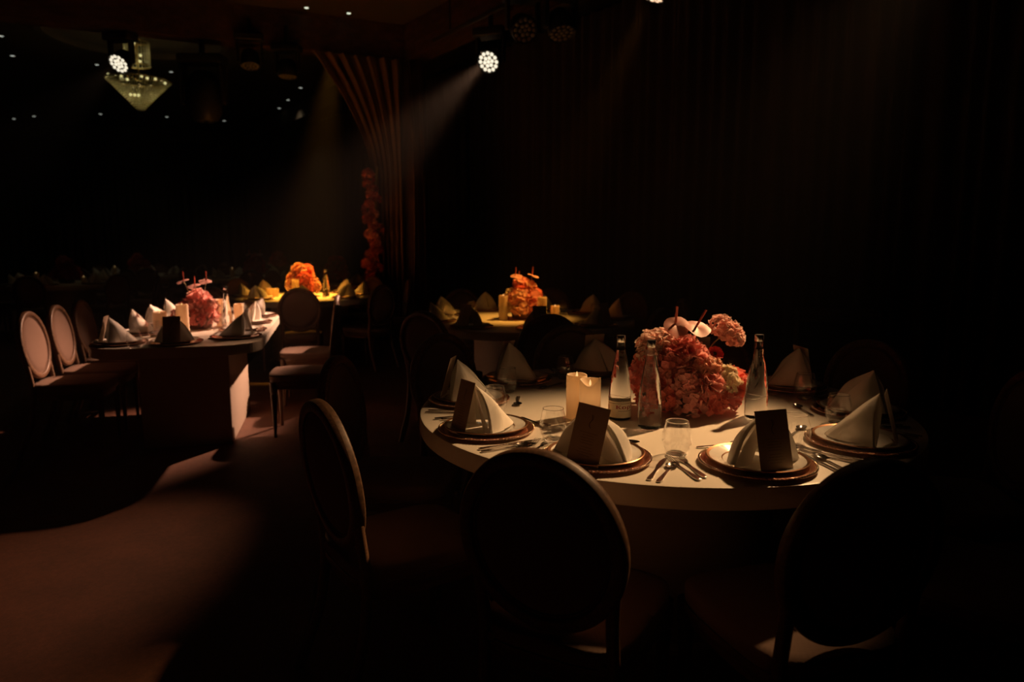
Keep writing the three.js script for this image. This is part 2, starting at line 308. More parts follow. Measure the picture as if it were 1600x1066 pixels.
// cutlery lies along z, business end at -z
const steelBar = (pts, y0, thick) => { const s = new THREE.Shape(pts.map(([x, z]) => new THREE.Vector2(x, z))); return new THREE.ExtrudeGeometry(s, { depth: thick, bevelEnabled: true, bevelSize: 0.0006, bevelThickness: 0.0006, bevelSegments: 2, curveSegments: 6 }).rotateX(-Math.PI / 2).translate(0, y0, 0); };
const handlePts = (l, w) => [[-w * 0.35, l * 0.5], [-w * 0.28, l * 0.2], [-w * 0.5, -l * 0.35], [-w * 0.42, -l * 0.48], [0, -l * 0.5], [w * 0.42, -l * 0.48], [w * 0.5, -l * 0.35], [w * 0.28, l * 0.2], [w * 0.35, l * 0.5]];
const curve = (g, k) => bend(g, (x, y, z) => [x, y + 0.006 * Math.sin(Math.max(0, (-z - 0.02) / 0.08) * k) + 0.003 * Math.max(0, z / 0.1), z]);
const forkProto = new THREE.Group(), knifeProto = new THREE.Group(), spoonProto = new THREE.Group();
{
  const tines = [];
  part('handle', curve(steelBar(handlePts(0.13, 0.016), 0.001, 0.0018).translate(0, 0, 0.03), 0), M.steel, forkProto);
  for (const k of [-1.5, -0.5, 0.5, 1.5]) tines.push(tube([[k * 0.0055, 0.005, -0.055], [k * 0.006, 0.006, -0.07], [k * 0.0058, 0.009, -0.1]], 0.0013, 8, 5));
  tines.push(steelBar([[-0.006, 0.035], [0.006, 0.035], [0.0105, 0.055], [0.01, 0.06], [-0.01, 0.06], [-0.0105, 0.055]], 0.004, 0.0018));
  part('tines', join(tines), M.steel, forkProto);
  part('handle', steelBar(handlePts(0.1, 0.014), 0.001, 0.004).translate(0, 0, 0.05), M.steel, knifeProto);
  part('blade', steelBar([[-0.005, 0], [-0.009, 0.03], [-0.009, 0.07], [-0.004, 0.1], [0.006, 0.11], [0.007, 0.05], [0.005, 0]], 0.0025, 0.0008), M.steel, knifeProto);
  part('handle', steelBar(handlePts(0.12, 0.014), 0.002, 0.0018).translate(0, 0, 0.035), M.steel, spoonProto);
  part('bowl', grid(24, 8, (u, v) => { const t = u * Math.PI * 2, r = v; return [0.017 * r * Math.cos(t), 0.001 + 0.007 * r * r, -0.05 + 0.027 * r * Math.sin(t)]; }), M.steel, spoonProto);
}

// ---------------------------------------------------------------- flowers
function petalGeo(len, wid, cup, curl, nu = 4, nv = 4) { const ph = rr(0, 6); return grid(nu, nv, (u, v) => { const s = (u - 0.5) * 2, prof = Math.sin(Math.PI * Math.min(1, 0.1 + v * 0.78)) ** 0.8; return [s * wid * prof, cup * v * v - curl * v * v * v + 0.22 * wid * s * s + 0.13 * wid * v * Math.sin(s * 3.4 + ph), len * v * (1 - 0.12 * s * s)]; }); }
function tinted(g, k) { const n = g.attributes.position.count, c = new Float32Array(n * 3); for (let i = 0; i < n; i++) c.set(k, i * 3); g.setAttribute('color', new THREE.BufferAttribute(c, 3)); return g; }
const place = (g, p, dir, spin, s = 1) => { const q = new THREE.Quaternion().setFromUnitVectors(V(0, 1, 0), dir).multiply(new THREE.Quaternion().setFromAxisAngle(V(0, 1, 0), spin)); return g.clone().applyMatrix4(new THREE.Matrix4().compose(p, q, V(s, s, s))); };
const floretGeo = (len, wid) => { const ps = []; for (let k = 0; k < 4; k++) ps.push(petalGeo(len, wid, len * 0.35, len * 0.12).rotateY(k * Math.PI / 2 + 0.1)); return mergeGeometries(ps); };
const sphereDirs = (n, low) => [...Array(n)].map((_, i) => { const y = 1 - (i + 0.5) / n * (1 - low), r = Math.sqrt(1 - y * y), t = i * 2.39996; return V(r * Math.cos(t) + rr(-0.12, 0.12), y + rr(-0.1, 0.1), r * Math.sin(t) + rr(-0.12, 0.12)).normalize(); });
function hydrangea(R, n, size, low = -0.7) {
  const fs = [0, 1, 2].map(() => floretGeo(size, size * 0.58)), out = [];
  for (const d of sphereDirs(n, low)) { const k = rr(0.8, 1.1), w = rr(-0.06, 0.06); out.push(tinted(place(fs[out.length % 3], d.clone().multiplyScalar(R * rr(0.86, 1.04)), d.clone().add(V(rr(-.7, .7), rr(-.45, .7), rr(-.7, .7))).normalize(), rr(0, 6), rr(0.75, 1.3)), [k, k + w, k + w])); }
  return mergeGeometries(out);
}
function ruffle(R, n) {   // carnation or peony: wavy petals standing outwards in rings
  const out = [];
  for (const d of sphereDirs(n, -0.5)) {
    const ph = rr(0, 6), k = rr(0.75, 1.12);
    const p = grid(6, 3, (u, v) => { const s = (u - 0.5) * 2; return [s * R * 0.42 * (0.3 + 0.7 * v), R * 0.62 * v, R * 0.07 * Math.sin(u * 13 + ph) * v + R * 0.12 * s * s]; });
    out.push(tinted(place(p, d.clone().multiplyScalar(R * 0.42), d.clone().add(V(rr(-.25, .25), rr(-.25, .25), rr(-.25, .25))).normalize(), rr(0, 6)), [k, k, k]));
  }
  return mergeGeometries(out);
}
function rose(R) {
  const out = [];
  for (let ring = 0; ring < 4; ring++) { const n = 3 + ring * 2; for (let i = 0; i < n; i++) { const open = 0.15 + ring * 0.32, k = rr(0.8, 1.1); const p = grid(5, 4, (u, v) => { const s = (u - 0.5) * 2; return [s * R * (0.28 + 0.14 * ring) * Math.sin(Math.PI * (0.2 + 0.65 * v)), R * (1 - ring * 0.13) * v, R * (0.08 + 0.12 * ring) + Math.sin(open) * R * v * v - R * 0.25 * s * s]; }).rotateY((i / n) * Math.PI * 2 + ring * 0.7); out.push(tinted(p, [k, k, k])); } }
  return mergeGeometries(out).translate(0, -R * 0.4, 0);
}
const spatheGeo = (L, W) => grid(20, 14, (u, v) => { const t = u * Math.PI * 2, c = Math.cos(t), s = Math.sin(t), heart = 1 - 0.22 * Math.exp(-((t - Math.PI * 1.5) ** 2) * 6) + 0.2 * Math.exp(-((t - Math.PI / 2) ** 2) * 3), r = v * heart; return [W * c * r, 0.004 * Math.sin(v * 3) * (0.4 + c * c) + 0.004 * Math.sin(t * 3) * v, L * s * r + 0.25 * L]; });
function anthurium(parent, base, head, face, size, spadixTilt) {
  const g = new THREE.Group(); g.name = 'anthurium'; parent.add(g);
  part('stem', tube([base, [(base[0] + head[0]) / 2 + 0.006, (base[1] + head[1]) / 2, (base[2] + head[2]) / 2], head], 0.003, 14, 6), M.stem, g);
  const q = new THREE.Group(); q.name = 'flower_head';
  const dir = V(...face).normalize(), rot = new THREE.Quaternion().setFromUnitVectors(V(0, 1, 0), dir), m = new THREE.Matrix4().compose(V(...head), rot, V(1, 1, 1));
  part('spathe', spatheGeo(size, size * 0.85).applyMatrix4(m), P.spathe, g);
  const tip = V(...spadixTilt).normalize().multiplyScalar(size * 1.25), h0 = V(...head).add(dir.clone().multiplyScalar(0.004));
  part('spadix', new THREE.TubeGeometry(new THREE.LineCurve3(h0, h0.clone().add(tip)), 6, 0.0052, 8), M.spadix, g);
  return g;
}
const vaseGeo = lathe([[0, 0], [0.09, 0], [0.1, 0.01], [0.115, 0.08], [0.11, 0.085], [0, 0.08]], 32);
// the big arrangement of the near table
{
  const f = thing('flower_arrangement', 'large coral and pink arrangement of hydrangeas with two anthuriums on near round table', 'flowers', [0.645, 0.757, -2.6]);
  f.scale.set(0.88, 0.78, 0.88);
  part('vase', vaseGeo, M.vase, f);
  const B = (name, geo, mat, x, y, z, r = 0, tip = 0) => { const m = part(name, geo, mat, f); m.position.set(x, y, z); m.rotation.set(tip, r, 0); return m; };
  const hA = hydrangea(0.072, 95, 0.018), hB = hydrangea(0.085, 125, 0.019), hC = hydrangea(0.058, 70, 0.017), rA = ruffle(0.078, 64), rB = ruffle(0.064, 50), roseA = rose(0.045);
  // front and left side, low to high
  B('hydrangea_bloom', hB, P.coral, -0.13, 0.08, 0.09, 0.4); B('hydrangea_bloom', hB, P.rose, -0.155, 0.16, 0.03, 1.3); B('hydrangea_bloom', hA, P.coral, -0.14, 0.23, 0.04, 2.2);
  B('hydrangea_bloom', hB, P.pink, 0.0, 0.075, 0.12, 0.9); B('hydrangea_bloom', hA, P.coral, 0.075, 0.07, 0.125, 3); B('carnation', rA, P.pink, 0.055, 0.14, 0.135, 1);
  B('hydrangea_bloom', hA, P.pink, -0.03, 0.17, 0.12, 4); B('hydrangea_bloom', hA, P.rose, -0.075, 0.25, 0.08, 5); B('hydrangea_bloom', hA, P.peach, 0.06, 0.205, 0.1, 0.2);
  B('hydrangea_bloom', hA, P.cream, 0.135, 0.155, 0.085, 1.7); B('carnation', rA, P.coral, 0.185, 0.13, 0.04, 2); B('carnation', rB, P.rose, 0.155, 0.065, 0.085, 3.3); B('hydrangea_bloom', hA, P.coral, 0.17, 0.07, 0.02, 0.3);
  B('carnation', rA, P.pink, 0.01, 0.25, 0.08, 0.6); B('rose', roseA, P.red, 0.045, 0.265, 0.075, 0.2, 0.7); B('hydrangea_bloom', hA, P.pink, -0.01, 0.28, 0.03, 2.9);
  B('hydrangea_bloom', hB, P.pale, -0.115, 0.3, 0.02, 1.1); B('hydrangea_bloom', hC, P.pale, -0.15, 0.275, 0.05, 4.1);
  // behind and right
  B('hydrangea_bloom', hB, P.rose, 0.05, 0.17, -0.09, 2); B('hydrangea_bloom', hB, P.pink, -0.08, 0.15, -0.1, 3); B('hydrangea_bloom', hA, P.coral, 0.13, 0.12, -0.07, 1); B('hydrangea_bloom', hB, P.coral, 0.02, 0.1, -0.02, 5); B('hydrangea_bloom', hA, P.rose, 0.02, 0.24, -0.04, 5);
  // the bloom that stands out on its own stem
  const top = new THREE.Group(); top.name = 'raised_bloom'; f.add(top);
  for (const [x, y, z, g, r] of [[0.155, 0.395, -0.02, hC, 0], [0.195, 0.365, -0.02, hC, 2], [0.218, 0.33, -0.015, hydrangea(0.04, 46, 0.017), 1]]) { const m = part('floret_cluster', g, P.blush, top); m.position.set(x, y, z); m.rotation.y = r; m.scale.setScalar(0.85); }
  part('stem', tube([[0.07, 0.2, 0], [0.11, 0.29, -0.01], [0.15, 0.335, -0.02], [0.18, 0.35, -0.02]], 0.003, 16, 6), M.stemPale, top);
  // anemone
  const an = new THREE.Group(); an.name = 'anemone'; f.add(an); an.position.set(0.105, 0.275, 0.075); an.rotation.set(1.0, 0, -0.2);
  const ap = []; for (let k = 0; k < 8; k++) ap.push(tinted(petalGeo(0.036, 0.019, 0.022, 0.008, 4, 5).rotateY(k * Math.PI / 4 + (k % 2) * 0.12).translate(0, k % 2 * 0.002, 0), [1, 1, 1]));
  part('petals', mergeGeometries(ap), P.red, an); part('heart', new THREE.SphereGeometry(0.0085, 16, 10).scale(1, 0.7, 1).translate(0, 0.006, 0), M.anemoneHeart, an);
  anthurium(f, [-0.04, 0.28, 0.04], [-0.05, 0.415, 0.035], [-0.15, 0.72, 0.68], 0.062, [0.02, 1, 0.1]);
  anthurium(f, [0.02, 0.25, 0.05], [0.035, 0.405, 0.05], [0.1, 0.9, 0.42], 0.064, [0.45, 0.9, 0]);
}
// smaller copies for the other tables
const smallH = hydrangea(0.08, 60, 0.024), smallR = ruffle(0.085, 26), smallRose = rose(0.05), smallSpathe = spatheGeo(0.06, 0.05);
function arrangement(label, pos, palette, hgt = 1, anth = false, turn = 0, size = 1) {
  const f = thing('flower_arrangement', label, 'flowers', pos, turn);
  f.scale.setScalar(size);
  part('vase', vaseGeo, M.vase, f);
  const spots = [[-0.1, 0.1, 0.09], [0.02, 0.1, 0.13], [0.12, 0.1, 0.07], [-0.13, 0.11, -0.02], [0.13, 0.11, -0.05], [0, 0.11, -0.12], [-0.09, 0.18, 0.06], [0.03, 0.17, 0.1], [0.1, 0.19, 0.02], [-0.06, 0.19, -0.07], [0.04, 0.2, -0.07], [-0.05, 0.265, 0.03], [0.05, 0.26, 0.04], [0.0, 0.28, -0.03]];
  spots.forEach(([x, y, z], i) => { const kind = i % 5 === 2 ? 1 : i % 7 === 4 ? 2 : 0, m = part(['hydrangea_bloom', 'carnation', 'rose'][kind], [smallH, smallR, smallRose][kind], P[palette[i % palette.length]], f); m.position.set(x + rr(-.015, .015), y * hgt, z); m.rotation.y = rr(0, 6); m.scale.setScalar(rr(0.85, 1.1)); });
  if (anth) for (const [x, z, y] of [[-0.1, 0.02, 0.4], [0.09, 0.02, 0.4], [-0.03, -0.03, 0.36]]) anthurium(f, [x * 0.5, 0.25, z], [x, y, z], [x * 2, 0.95, 0.25], 0.06, [0.05, 1, 0.05]);
  return f;
}

// ---------------------------------------------------------------- tables
const TOP = 0.75;
function roundTable(label, x, z, R) {
  const t = thing('round_table', label, 'table', [x, 0, z]);
  part('table_top', lathe([[0, 0.684], [R - 0.012, 0.684], [R - 0.003, 0.687], [R, 0.694], [R, 0.742], [R - 0.003, 0.748], [R - 0.01, 0.75], [0, 0.75]], 128), M.whiteTop, t);
  part('pedestal', lathe([[0, 0.02], [R * 0.46, 0.02], [R * 0.46, 0.683], [0, 0.683]], 64), M.base, t);
  part('plinth', lathe([[0, 0], [R * 0.5, 0], [R * 0.5, 0.018], [R * 0.46, 0.021], [0, 0.021]], 64), M.base, t);
  return t;
}
const T0 = [0.557, -2.646];
roundTable('white round dining table in the foreground lit by a warm spot', T0[0], T0[1], 0.905);

// ten settings of the near table, counted round it
const DEL = THREE.MathUtils.degToRad(-7.3), RS = 0.733;
const where = ['left setting with the brightest napkin', 'front left setting of near table', 'front right setting of near table', 'right front setting in half shade', 'rightmost back setting of near table', 'back right setting behind the right bottle', 'back setting hidden behind the flowers', 'back setting behind the labelled bottle', 'back left setting behind the two candles', 'far left setting of near table'];
const chairWhere = ['wooden oval-back chair in profile at the left of near table', 'wooden oval-back chair from behind, front left of near table', 'wooden oval-back chair from behind, front right of near table', 'dark oval-back chair at the right front edge of near table', 'dark oval-back chair at the far right of near table', 'oval-back chair facing us behind the back right napkins', 'dark oval-back chair hidden behind the near flower arrangement', 'dark oval-back chair behind the labelled water bottle', 'dark oval-back chair behind the back left napkin', 'dark oval-back chair just behind the left profile chair'];
for (let k = 0; k < 10; k++) {
  const a = DEL + THREE.MathUtils.degToRad(36 * (k - 1.5)), c = Math.cos(a), s = Math.sin(a), cx = T0[0] + RS * s, cz = T0[1] + RS * c;
  const at = (lx, lz, y = TOP) => [cx + lx * c + lz * s, y, cz - lx * s + lz * c], w = where[k], G = 'near table settings';
  copyOf(chargerProto, 'charger_plate', `copper charger plate with beaded rim, ${w}`, 'charger', at(0, 0), a + 0.01, 'copper chargers');
  copyOf(plateProto, 'dinner_plate', `white dinner plate with dark rim line, ${w}`, 'plate', at(0, 0, TOP + 0.0045), a, 'white plates');
  const nk = new THREE.Group(); part('folded_cloth', napkinGeos[k % 3], M.linen, nk);
  const twist = [0.05, -0.16, 0.1, 0.25, 0.1, -0.3, 0.1, 0.1, 0.2, -0.05][k];
  copyOf(nk, 'napkin', `cream napkin folded to a pyramid, ${w}`, 'napkin', at(0, 0.012, TOP + 0.0155), a + twist, 'folded napkins');
  if (k !== 4) { const mc = copyOf(menuProto, 'menu_card', `printed menu card leaning on napkin, ${w}`, 'menu', at([0, -0.005, 0, 0.01, 0, 0, 0, 0, 0, 0][k], 0.105, TOP + 0.016), a + twist * 0.8, 'menu cards'); mc.rotation.order = 'YXZ'; mc.rotation.x = -0.26; mc.rotation.z = [0.02, -0.1, 0.01, 0.03, 0, 0.06, 0.02, -0.03, 0.05, 0.03][k]; }
  copyOf(glassProto, 'wine_glass', `clear stemless wine glass, ${w}`, 'glass', at(0.205, -0.135), a, 'wine glasses');
  copyOf(forkProto, 'fork', `outer steel fork, ${w}`, 'fork', at(-0.222, 0.0), a + 0.03, 'forks');
  copyOf(forkProto, 'fork', `inner steel fork, ${w}`, 'fork', at(-0.192, -0.015), a - 0.04, 'forks');
  copyOf(knifeProto, 'knife', `steel table knife, ${w}`, 'knife', at(0.186, 0.02), a + 0.02, 'knives');
  copyOf(spoonProto, 'spoon', `steel soup spoon, ${w}`, 'spoon', at(0.216, 0.03), a - 0.02, 'spoons');
  copyOf(spoonProto, 'spoon', `steel dessert spoon above plate, ${w}`, 'spoon', at(0.0, -0.195), a - Math.PI / 2 + 0.1, 'spoons');
  const rc = [1.03, 0.98, 0.96, 1.08, 1.08, 1.05, 1.0, 1.0, 1.0, 1.02][k], turn = a + [0.1, -0.06, 0.1, 0, 0, 0.06, 0, 0, 0, 0][k];
  const ca = a + [0, 0.045, -0.034, 0, 0, 0, 0, 0, 0, 0][k];
  chairAt(chairWhere[k], T0[0] + rc * Math.sin(ca), T0[1] + rc * Math.cos(ca), turn, 'oval back chairs');
}
candle('front pillar candle with melted rim and small flame on near table', [0.272, TOP, -2.405], 0.0375, 0.152, 0.013, 1.75, true, 0.0022);
candle('flat-topped pillar candle half hidden behind the melted one', [0.232, TOP, -2.475], 0.0375, 0.156, 0.002, 0.4, true, 0.0012);
candle('pillar candle standing behind the red anemone', [0.785, TOP, -2.74], 0.0375, 0.15, 0.002, 0.2);
bottle('water_bottle', 'glass water bottle with a paper label beside the candles', [0.384, TOP, -2.455], true, 'water bottles');
bottle('water_bottle', 'glass water bottle without label in front of the flowers', [0.468, TOP, -2.335], false, 'water bottles');
bottle('water_bottle', 'glass water bottle to the right of the near flowers', [0.878, TOP, -2.477], false, 'water bottles');

// ---- the other tables
const ORD = ['first', 'second', 'third', 'fourth', 'fifth', 'sixth', 'seventh', 'eighth', 'ninth', 'tenth', 'eleventh', 'twelfth'];
function byPlace(list, what, place) {   // number things from left to right as the photograph shows them
  const sx = (o) => o.position.clone().project(camera).x;
  [...list].sort((p, q) => sx(p) - sx(q)).forEach((o, i) => { o.userData.label = `${what}, ${ORD[i]} from left ${place}`; });
}
function layTable(seats, place, opts = {}) {
  const ch = [], np = [], pt = [], mn = [], gl = [], cg = [];
  seats.forEach(([x, z, a, r], i) => {
    const c = Math.cos(a), s = Math.sin(a), at = (lx, lz, y = TOP) => [x + lx * c + lz * s, y, z - lx * s + lz * c];
    cg.push(copyOf(chargerProto, 'charger_plate', '', 'charger', at(0, 0), a, 'copper chargers'));
    pt.push(copyOf(plateProto, 'dinner_plate', '', 'plate', at(0, 0, TOP + 0.0045), a, 'white plates'));
    const nk = new THREE.Group(); part('folded_cloth', napkinGeos[i % 3], M.linen, nk);
    np.push(copyOf(nk, 'napkin', '', 'napkin', at(0, 0.012, TOP + 0.0155), a + rr(-0.3, 0.3), 'folded napkins'));
    if (opts.menus?.includes(i)) { const m = copyOf(menuProto, 'menu_card', '', 'menu', at(0, 0.105, TOP + 0.016), a, 'menu cards'); m.rotation.order = 'YXZ'; m.rotation.x = -0.26; mn.push(m); }
    if (opts.glasses && i < 8) gl.push(copyOf(glassProto, 'wine_glass', '', 'glass', at(0.205, -0.135), a, 'wine glasses'));
    if (!opts.noChair?.includes(i)) ch.push(chairAt('', ...(() => { const q = at(0, r); return [q[0], q[2]]; })(), a + rr(-0.08, 0.08), 'oval back chairs'));
  });
  byPlace(ch, 'oval-back wooden chair', place); byPlace(np, 'folded cream napkin', place); byPlace(pt, 'white dinner plate', place); byPlace(cg, 'copper charger plate', place); byPlace(mn, 'leaning menu card', place); byPlace(gl, 'clear wine glass', place);
}
// left: rectangular table
{
  const c = [-2.29, -5.12], ax = 0.245, co = Math.cos(ax), si = Math.sin(ax);   // long axis runs away from the camera, turned a little left
  const at = (lx, lz) => [c[0] + lx * co + lz * si, c[1] - lx * si + lz * co];
  const t = thing('rectangular_table', 'long white slab table at the left carrying pink flowers', 'table', [c[0], 0, c[1]], ax);
  const r = 0.26, w = 0.5, l = 0.98, sh = new THREE.Shape(); sh.moveTo(-w + r, -l); sh.lineTo(w - r, -l); sh.absarc(w - r, -l + r, r, -Math.PI / 2, 0); sh.lineTo(w, l - r); sh.absarc(w - r, l - r, r, 0, Math.PI / 2); sh.lineTo(-w + r, l); sh.absarc(-w + r, l - r, r, Math.PI / 2, Math.PI); sh.lineTo(-w, -l + r); sh.absarc(-w + r, -l + r, r, Math.PI, Math.PI * 1.5);
  part('table_top', new THREE.ExtrudeGeometry(sh, { depth: 0.058, bevelSize: 0.004, bevelThickness: 0.004, bevelSegments: 2, curveSegments: 8 }).rotateX(-Math.PI / 2).translate(0, 0.688, 0), M.whiteTop, t);
  part('base', rbox(0.56, 0.684, 1.02, 0.01, -0.02, 0.342, 0), M.base, t);
  const seats = [];
  for (const lz of [0.75, 0.25, -0.25, -0.75]) { const p = at(-0.33, lz), q = at(0.33, lz > 0.5 ? 0.6 : lz); seats.push([p[0], p[1], ax - Math.PI / 2, 0.42], [q[0], q[1], ax + Math.PI / 2, 0.4]); }
  { const p = at(0.0, 0.81); seats.push([p[0], p[1], ax, 0.5]); }
  layTable(seats, 'at the left slab table', { menus: [0, 1, 8], glasses: true, noChair: [0, 1, 5, 8] });
  const A1 = at(0.0, 0.0);
  arrangement('pink hydrangea arrangement with anthuriums on the left slab table', [A1[0], TOP + 0.002, A1[1]], ['pink', 'rose', 'pink', 'blush', 'rose'], 0.9, true, 0, 0.86);
  const e = (lx, lz) => { const p = at(lx, lz); return [p[0], TOP, p[1]]; };
  candle('dim yellow pillar candle, leftmost on the left slab table', e(-0.2, 0.27), 0.045, 0.15, 0.004, 1, true);
  candle('tall pale candle before the pink flowers on the left slab table', e(-0.05, 0.3), 0.04, 0.2, 0.003, 2, true);
  candle('narrow candle right of the pink flowers on the left slab table', e(0.14, -0.1), 0.035, 0.2, 0.003, 2, false);
  candle('short candle beside the bottle on the left slab table', e(0.26, -0.14), 0.035, 0.16, 0.003, 1.4, false);
  bottle('water_bottle', 'glass water bottle beside the pink flowers of the left slab table', e(0.19, -0.02), false, 'water bottles');
}
function ringSeats(x, z, R, n, off, rc = 0.3) { return [...Array(n)].map((_, k) => { const a = off + (k / n) * Math.PI * 2; return [x + (R - 0.17) * Math.sin(a), z + (R - 0.17) * Math.cos(a), a, rc]; }); }
// middle table
{
  const [x, z] = [0.1, -5.76];
  roundTable('round table in the middle distance under amber light', x, z, 0.9);
  layTable(ringSeats(x, z, 0.9, 9, 0.12), 'at the middle round table', { menus: [0, 1, 8], glasses: true, noChair: [6, 7] });
  arrangement('orange pink flower arrangement on the middle round table', [x - 0.01, TOP + 0.002, z], ['peach', 'pink', 'coral', 'cream', 'pale', 'coral'], 1.1, true, 0.6, 0.88);
  candle('yellow pillar candle left of the middle table flowers', [x - 0.17, TOP, z + 0.12], 0.036, 0.2, 0.003, 1, true);
  candle('dark sided pillar candle right of the middle table flowers', [x + 0.14, TOP, z + 0.2], 0.036, 0.19, 0.003, 1, false);
  candle('short pillar candle beside the right napkins of the middle table', [x + 0.25, TOP, z + 0.06], 0.036, 0.11, 0.003, 1, true);
}
// amber table further left
{
  const [x, z] = [-2.42, -8.2];
  roundTable('round table under yellow light behind the left slab table', x, z, 0.82);
  layTable(ringSeats(x, z, 0.82, 8, 0.25), 'at the yellow lit table', { glasses: false });
  arrangement('orange red flower arrangement on the yellow lit table', [x - 0.02, TOP + 0.002, z], ['coral', 'peach', 'red', 'peach', 'coral', 'pale'], 1.15, false, 1.5, 0.95);
  candle('low yellow candle with a bright flame on the yellow lit table', [x - 0.3, TOP, z + 0.1], 0.036, 0.09, 0.002, 1, true);
  candle('second low candle near the left napkins of the yellow lit table', [x - 0.44, TOP, z - 0.1], 0.036, 0.08, 0.002, 2, true);
  candle('bright yellow candle before the orange red flowers', [x - 0.03, TOP, z + 0.22], 0.04, 0.2, 0.002, 2, false);
  bottle('water_bottle', 'glass water bottle right of the orange red flowers', [x + 0.26, TOP, z + 0.02], false, 'water bottles');
}
// far dim tables
const farTables = [
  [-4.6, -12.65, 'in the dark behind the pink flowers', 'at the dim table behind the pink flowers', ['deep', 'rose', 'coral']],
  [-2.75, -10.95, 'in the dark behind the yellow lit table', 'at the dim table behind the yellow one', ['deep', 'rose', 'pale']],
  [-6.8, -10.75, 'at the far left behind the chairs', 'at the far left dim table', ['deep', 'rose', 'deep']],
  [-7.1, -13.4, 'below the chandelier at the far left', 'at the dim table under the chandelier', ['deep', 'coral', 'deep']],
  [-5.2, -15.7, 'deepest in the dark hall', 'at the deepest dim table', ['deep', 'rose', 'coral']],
];
farTables.forEach(([x, z, where1, place, pal], i) => {
  roundTable(`white round table ${where1}`, x, z, 0.85);
  layTable(ringSeats(x, z, 0.85, 7, 0.3 + i * 0.4), place, {});
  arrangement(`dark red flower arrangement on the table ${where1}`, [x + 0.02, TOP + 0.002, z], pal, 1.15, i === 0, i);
  candle(`left lit candle on the table ${where1}`, [x - 0.36, TOP, z + 0.12], 0.036, 0.16, 0.002, 1, true);
  candle(`right lit candle on the table ${where1}`, [x + 0.34, TOP, z + 0.1], 0.036, 0.1, 0.002, 1, true);
});

// ---------------------------------------------------------------- draped corner post with a flower garland
function drape(label, pos, topL, topR, tieL, tieR, zTop, foot) {
  const g = thing('tied_drape', label, 'drape', pos);
  const tieY = 0.42;   // share of the height, from the top, where it is tied
  part('cloth', grid(120, 60, (u, v) => {
    const k = Math.min(1, v / tieY), e = 1 - (1 - k) ** 1.8, after = Math.max(0, (v - tieY) / (1 - tieY));
    const l = topL[0] + (tieL - topL[0]) * e - foot * after * after, r = topR[0] + (tieR - topR[0]) * (k ** 1.5) + foot * 0.4 * after * after;
    const zt = topL[1] + (topR[1] - topL[1]) * u, amp = 0.028 + 0.03 * (1 - e) + 0.012 * after;
    return [l + (r - l) * u, 3.74 * (1 - v), zt * (1 - e) + 0.0 + amp * Math.sin(u * 40 + v * 1.5) + 0.012 * Math.sin(u * 91) + zTop];
  }), M.drape, g);
  return g;
}
drape('heavy beige drape swept to the corner post and tied with flowers', [P0[0], 0.01, P0[1] + 0.22], [-1.12, 0.5], [-0.1, 0.04], -0.5, -0.1, 0.02, 0.03);
drape('narrow pale drape hanging on the right of the corner post', [P0[0], 0.01, P0[1] + 0.3], [0.0, 0.0], [0.2, 0.08], 0.08, 0.2, 0, 0.06);
{
  const f = thing('flower_garland', 'hanging garland of dim red flowers on the tied drape', 'flowers', [P0[0] - 0.45, 0.85, P0[1] + 0.42]);
  part('rope', tube([[0.04, 1.52, -0.06], [0, 0.9, -0.04], [-0.02, 0.0, -0.03]], 0.02, 20, 8), M.stem, f);
  for (let i = 0; i < 22; i++) { const m = part(i % 3 ? 'carnation' : 'hydrangea_bloom', i % 3 ? smallR : smallH, P[['deep', 'rose', 'deep', 'coral'][i % 4]], f); m.position.set(rr(-0.09, 0.08) - (i < 12 ? 0.03 : 0), 0.03 + (i / 22) * 1.45, rr(-0.02, 0.06)); m.scale.setScalar(rr(0.75, 1.05)); m.rotation.y = rr(0, 6); }
}

// ---------------------------------------------------------------- dark cabinet by the curtain
{
  const c = thing('loudspeaker', 'black loudspeaker cabinet standing before the curtain at the right', 'speaker', [2.2, 0, -4.75], -0.35);
  part('cabinet', rbox(0.52, 0.9, 0.5, 0.012, 0, 0.45, 0), M.black, c);
  part('grille', rbox(0.48, 0.82, 0.02, 0.008, 0, 0.45, 0.255), M.blackCloth, c);
  part('top_board', rbox(0.5, 0.012, 0.46, 0.004, 0, 0.906, 0), M.beam, c);
  for (const s of [-1, 1]) part('handle', rbox(0.012, 0.12, 0.2, 0.005, s * 0.262, 0.6, 0), M.blackCloth, c);
}

